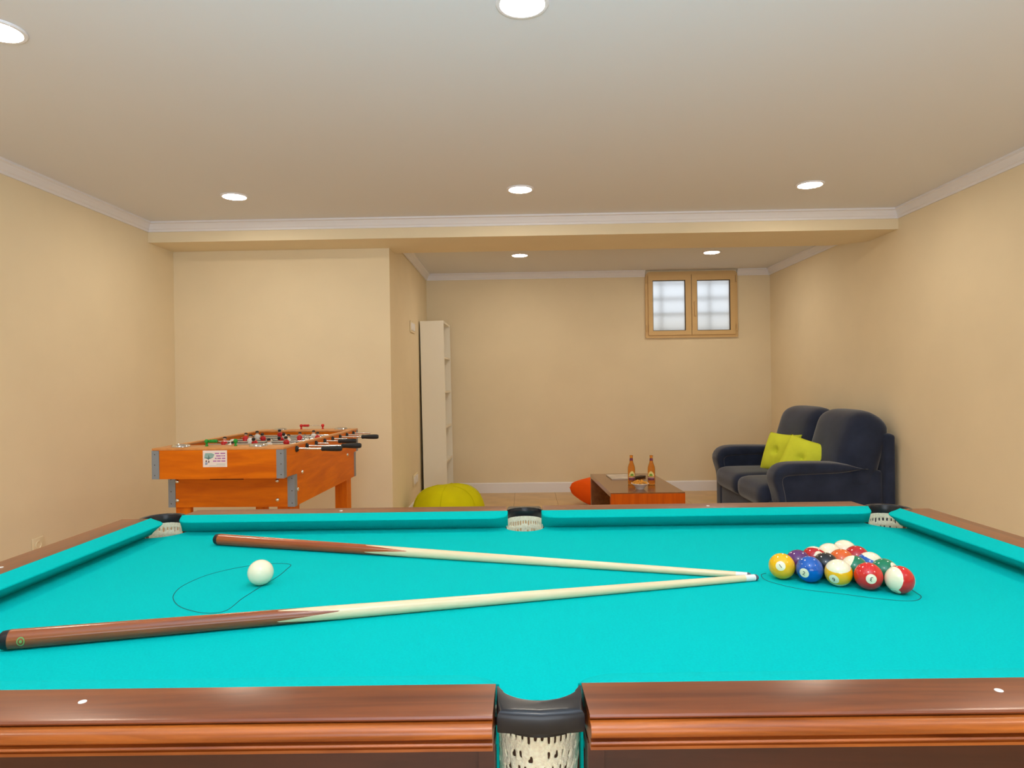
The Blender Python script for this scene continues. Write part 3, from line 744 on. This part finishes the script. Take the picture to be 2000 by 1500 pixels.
for i, y in enumerate(rods_y):
    team, n = teams[i]
    gr = team == 'w'                       # white team's grips come out on this side
    ext = {0: .252, 1: .315, 2: .10, 3: .20, 4: .12, 5: .26, 6: .11, 7: .15}[i]
    xa, xb = -hw-.06-.03*(i % 3), hw+ext-.022
    bm = bmesh.new(); tube(bm, [(xa, y, zr), (xb, y, zr)], .0065, 10); r_ = from_bm('rod', bm, M_chrome, FT, auto=40)
    if i in (0, 1, 3, 5):
        x0 = xb-.09
        lathe_obj('grip', [(.010, 0), (.0135, .004), (.0125, .02), (.0145, .05), (.0155, .085), (.0145, .105), (.011, .112), (0, .112)], M_grip, r_, 16, Matrix.Translation((x0, y, zr)) @ Matrix.Rotation(PI/2, 4, 'Y'))
    for s in (-1, 1):
        lathe_obj('bushing', [(.008, -.004), (.017, -.004), (.017, .003), (.012, .010), (.0075, .013)], M_grip, r_, 16, Matrix.Translation((s*(hw+.002), y, zr)) @ Matrix.Rotation(s*PI/2, 4, 'Y'))
    sp = {1: 0, 2: .23, 3: .19, 5: .118}[n]
    for k in range(n):
        p = bpy.data.objects.new('player', pm[team]); COL.objects.link(p); p.parent = r_
        p.location = ((k-(n-1)/2)*sp+.02*math.sin(i*2.1), y, zr); rx = random.uniform(-1.5, 1.0) if i % 2 else random.uniform(-.5, 1.6)
        p.rotation_euler = (rx, 0, 0)
# sticker with umbrella picture and lilac lines of unreadable print
sx0, sx1, sz0, sz1 = -.078, .050, .8305, .917
st = box_obj('sticker', (sx0, sx1, -.0012, 0, sz0, sz1), mat('sticker_white', (246, 234, 232), .5), FT)
def flat(name, pts, m, d): 
    bm = bmesh.new(); a = [bm.verts.new((sx0+x*(sx1-sx0), -.0012-d, sz0+z*(sz1-sz0))) for x, z in pts]; b = [bm.verts.new((p.co.x, -.0011, p.co.z)) for p in a]
    bm.faces.new(a); n = len(a)
    for i in range(n): bm.faces.new((a[i], a[(i+1) % n], b[(i+1) % n], b[i]))
    from_bm(name, bm, m, st)
M_teal = mat('sticker_teal', (150, 186, 184), .5); M_teald = mat('sticker_dark_teal', (84, 120, 120), .5); M_mag = mat('sticker_magenta', (176, 96, 176), .5); M_blob = mat('sticker_brown', (96, 76, 84), .5); M_stb = mat('sticker_blue', (160, 172, 200), .5); M_stg = mat('sticker_grey', (190, 204, 200), .5)
flat('printed_umbrella', [(.06, .52), (.24, .47), (.42, .56), (.48, .76), (.36, .84), (.10, .84), (.07, .70)], M_teal, .0002)
flat('printed_umbrella', [(.06, .60), (.20, .50), (.22, .44), (.28, .50), (.42, .58), (.28, .56), (.24, .74), (.22, .56)], M_teald, .0004)
flat('printed_pole', [(.235, .24), (.245, .24), (.245, .48), (.235, .48)], M_blob, .0004)
flat('printed_figure', [(.10, .32), (.16, .30), (.17, .40), (.12, .41)], M_blob, .0003); flat('printed_figure', [(.21, .28), (.27, .27), (.27, .36), (.23, .38)], M_blob, .0003)
flat('printed_figure', [(.09, .12), (.18, .14), (.20, .28), (.09, .29)], M_stb, .0003)
for z, segs in ((.82, ((.50, .68), (.73, .93))), (.67, ((.55, .74), (.77, .82), (.85, .92))), (.52, ((.50, .57), (.60, .75), (.79, .93))), (.36, ((.42, .56), (.59, .73), (.76, .93)))):
    for a, b in segs: flat('printed_line', [(a, z-.032), (b, z-.032), (b, z+.032), (a, z+.032)], M_mag, .0003)
flat('printed_line', [(.56, .15), (.93, .15), (.93, .19), (.56, .19)], M_stg, .0003); flat('printed_line', [(.24, .06), (.93, .06), (.93, .085), (.24, .085)], M_stg, .0003)

# ------------------------------------------------------------------ sofa
sofa = tag(empty('sofa', (2.27, 5.79, 0)), 'navy blue two-seat sofa with rounded back against the right wall', 'sofa')
S = Vector((2.27, 5.79, 0))
def sb(name, x0, x1, y0, y1, z0, z1, r, n=10, warp=None, rot=None):
    c = Vector(((x0+x1)/2, (y0+y1)/2, (z0+z1)/2))-S
    return soft_box(name, c, (x1-x0, y1-y0, z1-z0), r, M_navy, sofa, n, warp, rot)
YN, YF = 5.0, 6.58
sb('base', 1.86, 2.66, YN+.10, YF-.10, .03, .32, .03, 6)
sb('back_panel', 2.66, 2.745, YN, YF, .02, .83, .03, 8, warp=lambda u: (.0, 0, 0))
ym = (YN+.17+YF-.17)/2
for a, b in ((YN+.17, ym), (ym, YF-.17)):
    sb('seat_cushion', 1.80, 2.50, a+.003, b-.003, .24, .43, .075, 12, warp=lambda u: (0, 0, .018*(1-u.x*u.x)*(1-u.y*u.y) if u.z > 0 else 0))
def backw(u):
    lean = .11*(u.z+.3)-(.03*max(0, u.z)**2); belly = -.045*(1-u.z*u.z)*(1-u.y**4) if u.x < 0 else 0
    dz = -.035*abs(u.y)**4*max(0, u.z) - (.07*max(0, u.x)*max(0, u.z))
    dy = -.02*u.y*max(0, u.z)**2
    return (lean*.75+belly, dy, dz)
for a, b in ((YN+.02, 5.725), (5.725, YF-.06)):
    sb('back_cushion', 2.39, 2.66, a, b, .38, 1.0, .095, 14, warp=backw)
# arms: panel plus a padded band rolling over the top and down the front
def arm(y0, y1, x0):
    sb('arm_panel', x0+.05, 2.66, y0+.025, y1-.025, .03, .56, .03, 6)
    path = [(2.60, .565), (2.40, .575), (2.20, .575), (2.02, .572), (1.93, .568), (1.88, .553), (1.848, .515), (1.852, .46), (1.872, .40), (1.885, .32), (1.885, .20), (1.885, .06)]
    path = [(x+(x0-1.80) if x < 2.3 else x, z) for x, z in path]
    thk = [.035, .042, .046, .05, .052, .05, .045, .036, .032, .03, .03, .03]
    bm = bmesh.new(); rings = []; hy = (y1-y0)/2; yc = (y0+y1)/2
    for i, (x, z) in enumerate(path):
        d = Vector((path[min(i+1, 11)][0]-path[max(i-1, 0)][0], path[min(i+1, 11)][1]-path[max(i-1, 0)][1])).normalized(); nrm = Vector((-d.y, d.x))
        if i == 0: nrm = Vector((0, 1))
        ring = []
        for k in range(20):
            t = 2*PI*k/20; cs, sn = math.cos(t), math.sin(t)
            yy = math.copysign(abs(cs)**.45, cs)*hy; q = math.copysign(abs(sn)**.7, sn)*thk[i]
            ring.append(bm.verts.new((x+nrm.x*q-S.x, yc+yy-S.y, z+nrm.y*q)))
        rings.append(ring)
    for a, b in zip(rings, rings[1:]):
        for k in range(20): bm.faces.new((a[k], a[(k+1) % 20], b[(k+1) % 20], b[k]))
    bm.faces.new(rings[0]); bm.faces.new(rings[-1])
    o = from_bm('arm_pad', bm, M_navy, sofa, smooth=True); sd = o.modifiers.new('s', 'SUBSURF'); sd.levels = 1; sd.render_levels = 1
arm(YN, YN+.20, 1.83); arm(YF-.22, YF, 1.80)
for x in (1.93, 2.60):
    for y in (YN+.12, YF-.12): lathe_obj('foot', [(.025, 0), (.032, .035)], M_darkpl, sofa, 12, Matrix.Translation((x-S.x, y-S.y, 0)))

def pillow(name, size, thick, m, M, label, cat, group=None, tuft=True, pinch=.07, n=26, puff=.42):
    bm = bmesh.new(); top = {}; bot = {}; h = size/2
    def pt(i, j, s):
        u, v = -1+2*i/n, -1+2*j/n
        e = max(0, (1-u**2)*(1-v**2)); z = thick/2*e**puff*s
        x = u*h*(1-pinch*(1-v*v)*abs(u)); y = v*h*(1-pinch*(1-u*u)*abs(v))
        if tuft:
            for tx, ty in ((0, 0),): z *= 1-.55*math.exp(-((u-tx)**2+(v-ty)**2)/.03)
        z *= 1+.06*math.sin(5*u+3*v)
        return (x, y, z)
    for i in range(n+1):
        for j in range(n+1):
            top[i, j] = bm.verts.new(pt(i, j, 1)); bot[i, j] = top[i, j] if i in (0, n) or j in (0, n) else bm.verts.new(pt(i, j, -1))
    for i in range(n):
        for j in range(n):
            bm.faces.new((top[i, j], top[i+1, j], top[i+1, j+1], top[i, j+1]))
            q = [bot[i, j], bot[i, j+1], bot[i+1, j+1], bot[i+1, j]]
            try: bm.faces.new(q)
            except ValueError: pass
    o = from_bm(name, bm, m, smooth=True); o.matrix_world = M
    tag(o, label, cat, group)
    if tuft:
        lathe_obj('button', [(0, .006), (.010, .004), (.013, 0), (.010, -.004), (0, -.006)], m, o, 14, Matrix.Translation((0, 0, thick*.225+.003)))
    return o
def place(c, normal, upv, ):
    n = Vector(normal).normalized(); u = Vector(upv); x = u.cross(n).normalized(); y = n.cross(x)
    return Matrix(((x.x, y.x, n.x, c[0]), (x.y, y.y, n.y, c[1]), (x.z, y.z, n.z, c[2]), (0, 0, 0, 1)))
pillow('throw_pillow', .37, .15, M_lime, place((2.265, 5.99, .59), (-.86, -.38, .36), (.25, .10, 1)), 'lime green buttoned cushion on the sofa, farther of the two', 'cushion', 'lime cushions on the sofa')
pillow('throw_pillow', .38, .15, M_lime, place((2.265, 5.50, .575), (-.66, -.66, .42), (.30, -.05, 1)), 'lime green buttoned cushion on the sofa, nearer of the two', 'cushion', 'lime cushions on the sofa')
pillow('throw_pillow', .30, .12, M_navy, place((2.40, 5.31, .55), (-.80, -.30, .5), (.4, .1, 1)), 'navy cushion lying behind the near sofa arm', 'cushion', tuft=False)

# ------------------------------------------------------------------ coffee table and what stands on it
CT = tag(empty('coffee_table', (.9075, 5.75, 0), .0), 'low brown wooden coffee table with panel ends in the alcove', 'coffee table')
cx0, cx1, cy0, cy1 = -.275, .300, -.540, .545
def skewbox(name, y0, y1, z0, z1, m, x0=cx0, x1=cx1):
    k = -.050  # table is set slightly askew to the room
    bm = bmesh.new(); f = lambda x, y: (x+k*(y)/1.08, y)
    prism(bm, [f(x0, y0), f(x1, y0), f(x1, y1), f(x0, y1)], z0, z1)
    return from_bm(name, bm, m, CT)
skewbox('table_top', cy0, cy1, .345, .38, M_coffee); skewbox('end_panel', cy0, cy0+.035, 0, .345, M_coffeez); skewbox('end_panel', cy1-.035, cy1, 0, .345, M_coffee)
skewbox('end_facing', cy0-.004, cy0, 0, .372, M_coffeez)
bprof = [(0, 0), (.027, 0), (.0305, .004), (.031, .02), (.031, .128), (.0295, .145), (.022, .168), (.016, .185), (.0135, .205), (.0125, .232), (.0142, .234), (.0142, .242), (.0125, .244), (.0105, .243), (.0105, .20), (.013, .185), (.027, .146), (.0285, .13), (.0285, .006), (0, .005)]
def bottle(x, y, rz, label):
    e = tag(empty('beer_bottle', (x, y, .3802), rz), label, 'bottle', 'beer bottles on the coffee table')
    lathe_obj('glass', bprof, M_glassam, e, 28, auto=60, close=False)
    lathe_obj('neck_foil', [(.0142, .199), (.0146, .202), (.0134, .219), (.0130, .220)], M_purple, e, 24, close=False)
    def patch(name, a0, a1, z0, z1, r, m, dome=0.):
        v = []; f = []; n = 14
        for i in range(n+1):
            a = math.radians(a0+(a1-a0)*i/n); top = z1 + dome*math.sin(PI*i/n)
            for z in (z0, top): v.append((r*math.cos(a), r*math.sin(a), z))
            if i: f.append((2*i-2, 2*i, 2*i+1, 2*i-1))
        return from_data(name, v, f, m, e, smooth=True)
    patch('upper_label', -140, -40, .070, .088, .0314, M_label, .026); patch('upper_label_print', -115, -65, .074, .082, .0317, M_labelg, .012)
    patch('lower_label', -145, -35, .038, .058, .0314, M_purple); patch('label_border', -145, -35, .058, .062, .0315, M_white)
bottle(.888, 5.64, 0., 'amber beer bottle left behind the snack bowl'); bottle(1.051, 5.62, -.3, 'amber beer bottle right of the snack bowl')
bw = tag(empty('snack_bowl', (.917, 5.395, .3802)), 'small white bowl heaped with golden snacks', 'bowl')
lathe_obj('bowl', [(0, .0), (.030, .0), (.032, .006), (.045, .020), (.066, .040), (.072, .044), (.070, .047), (.060, .042), (.042, .024), (0, .012)], M_bowl, bw, 32)
rng = random.Random(3); bm = bmesh.new()
for i in range(90):
    rr = .060*math.sqrt(rng.random()); a = rng.random()*2*PI; z = .040+.030*(1-(rr/.06)**2)*rng.uniform(.75, 1)
    M = Matrix.Translation((rr*math.cos(a), rr*math.sin(a), z)) @ Matrix.Rotation(rng.random()*6, 4, 'Z') @ Matrix.Rotation(rng.uniform(-.8, .8), 4, 'X')
    lathe(bm, [(0, -.007), (.006, -.005), (.008, 0), (.006, .005), (0, .007)], 6, M @ Matrix.Scale(1.5, 4, (1, 0, 0)))
sn = from_bm('snacks', bm, M_crisp, bw, smooth=True); sn['kind'] = 'stuff'
mg = tag(empty('magazine', (.86, 6.06, .3802), .06), 'pale magazine lying flat at the far end of the coffee table', 'magazine')
bm = bmesh.new(); box(bm, -.11, .11, -.14, .14, 0, .006); from_bm('pages', bm, M_paper, mg)
bm = bmesh.new(); box(bm, -.112, .112, -.142, .142, .006, .0075); from_bm('cover', bm, mat('magazine_cover', (206, 196, 186), .35, noise=.3, nscale=9), mg)
rm = tag(empty('remote_control', (1.005, 5.98, .3802), -.75), 'dark remote control lying beside the magazine', 'remote control')
box_obj('case', (-.022, .022, -.085, .085, 0, .018), M_darkpl, rm, bev=.005)
for j in range(4): box_obj('button', (-.012, .012, -.055+j*.028, -.040+j*.028, .018, .020), M_gasket, rm)

# ------------------------------------------------------------------ bookcase, bean bag, floor cushion
sh = tag(empty('bookcase', (-.935, 7.22, 0), .0), 'tall narrow white bookcase standing against the alcove wall', 'bookcase')
sx0, sx1, sy0, sy1, shh = -.122, .122, -.30, .30, 1.90
box_obj('side_panel', (sx0, sx1, sy0, sy0+.018, 0, shh), M_shelf, sh); box_obj('side_panel', (sx0, sx1, sy1-.018, sy1, 0, shh), M_shelf, sh)
box_obj('back_board', (sx0, sx0+.006, sy0+.018, sy1-.018, .0, shh), M_shelf, sh)
for z in (.06, .42, .78, 1.15, 1.51, shh-.02): box_obj('shelf', (sx0+.006, sx1-.004, sy0+.018, sy1-.018, z, z+.02), M_shelf, sh)
# leaning a little off plumb
sh.rotation_euler = (0, -.010, 0)
bb_ = []
def bean(name, loc, R, H, m, label, cat, n=48):
    bm = bmesh.new(); rings = []; rg = random.Random(5)
    prof = [(0, 0), (.6, 0), (.86, .02), (.97, .12), (1.0, .28), (.98, .48), (.92, .66), (.80, .82), (.62, .93), (.40, .985), (.18, 1.0), (0, 1.0)]
    for r, z in prof:
        if r == 0: rings.append([bm.verts.new((0, 0, z*H))]); continue
        row = []
        for k in range(n):
            t = 2*PI*k/n; wr = 1+.014*math.sin(7*t+z*4)*(1-z)+.010*math.sin(23*t)*math.exp(-((z-.25)/.25)**2)
            row.append(bm.verts.new((R*r*wr*math.cos(t), R*r*wr*math.sin(t), z*H*(1+.02*math.sin(2*t)))))
        rings.append(row)
    for a, b in zip(rings, rings[1:]):
        for k in range(n):
            j = (k+1) % n
            if len(a) == 1: bm.faces.new((a[0], b[j], b[k]))
            elif len(b) == 1: bm.faces.new((a[k], a[j], b[0]))
            else: bm.faces.new((a[k], a[j], b[j], b[k]))
    e = tag(empty(name, loc), label, cat)
    o = from_bm('cover', bm, m, e, smooth=True); sd = o.modifiers.new('s', 'SUBSURF'); sd.levels = 1; sd.render_levels = 2
    # radial seams
    for k in range(6):
        t = 2*PI*k/6+.4; bm = bmesh.new(); tube(bm, [(R*1.006*r*math.cos(t), R*1.006*r*math.sin(t), z*H*(1+.02*math.sin(2*t))+.001) for r, z in prof[2:-1]], .0022, 6); from_bm('seam', bm, m, e, smooth=True)
bean('bean_bag', (-.690, 5.95, 0), .325, .345, M_olive, 'round lime green bean bag in front of the white bookcase', 'bean bag')
pillow('floor_cushion', .52, .27, M_orange, Matrix.Translation((.775, 6.70, .146)) @ Matrix.Rotation(math.radians(4), 4, 'Y') @ Matrix.Rotation(math.radians(22), 4, 'Z'), 'bright orange cushion on the floor behind the coffee table', 'cushion', tuft=False, pinch=.03, puff=.26)
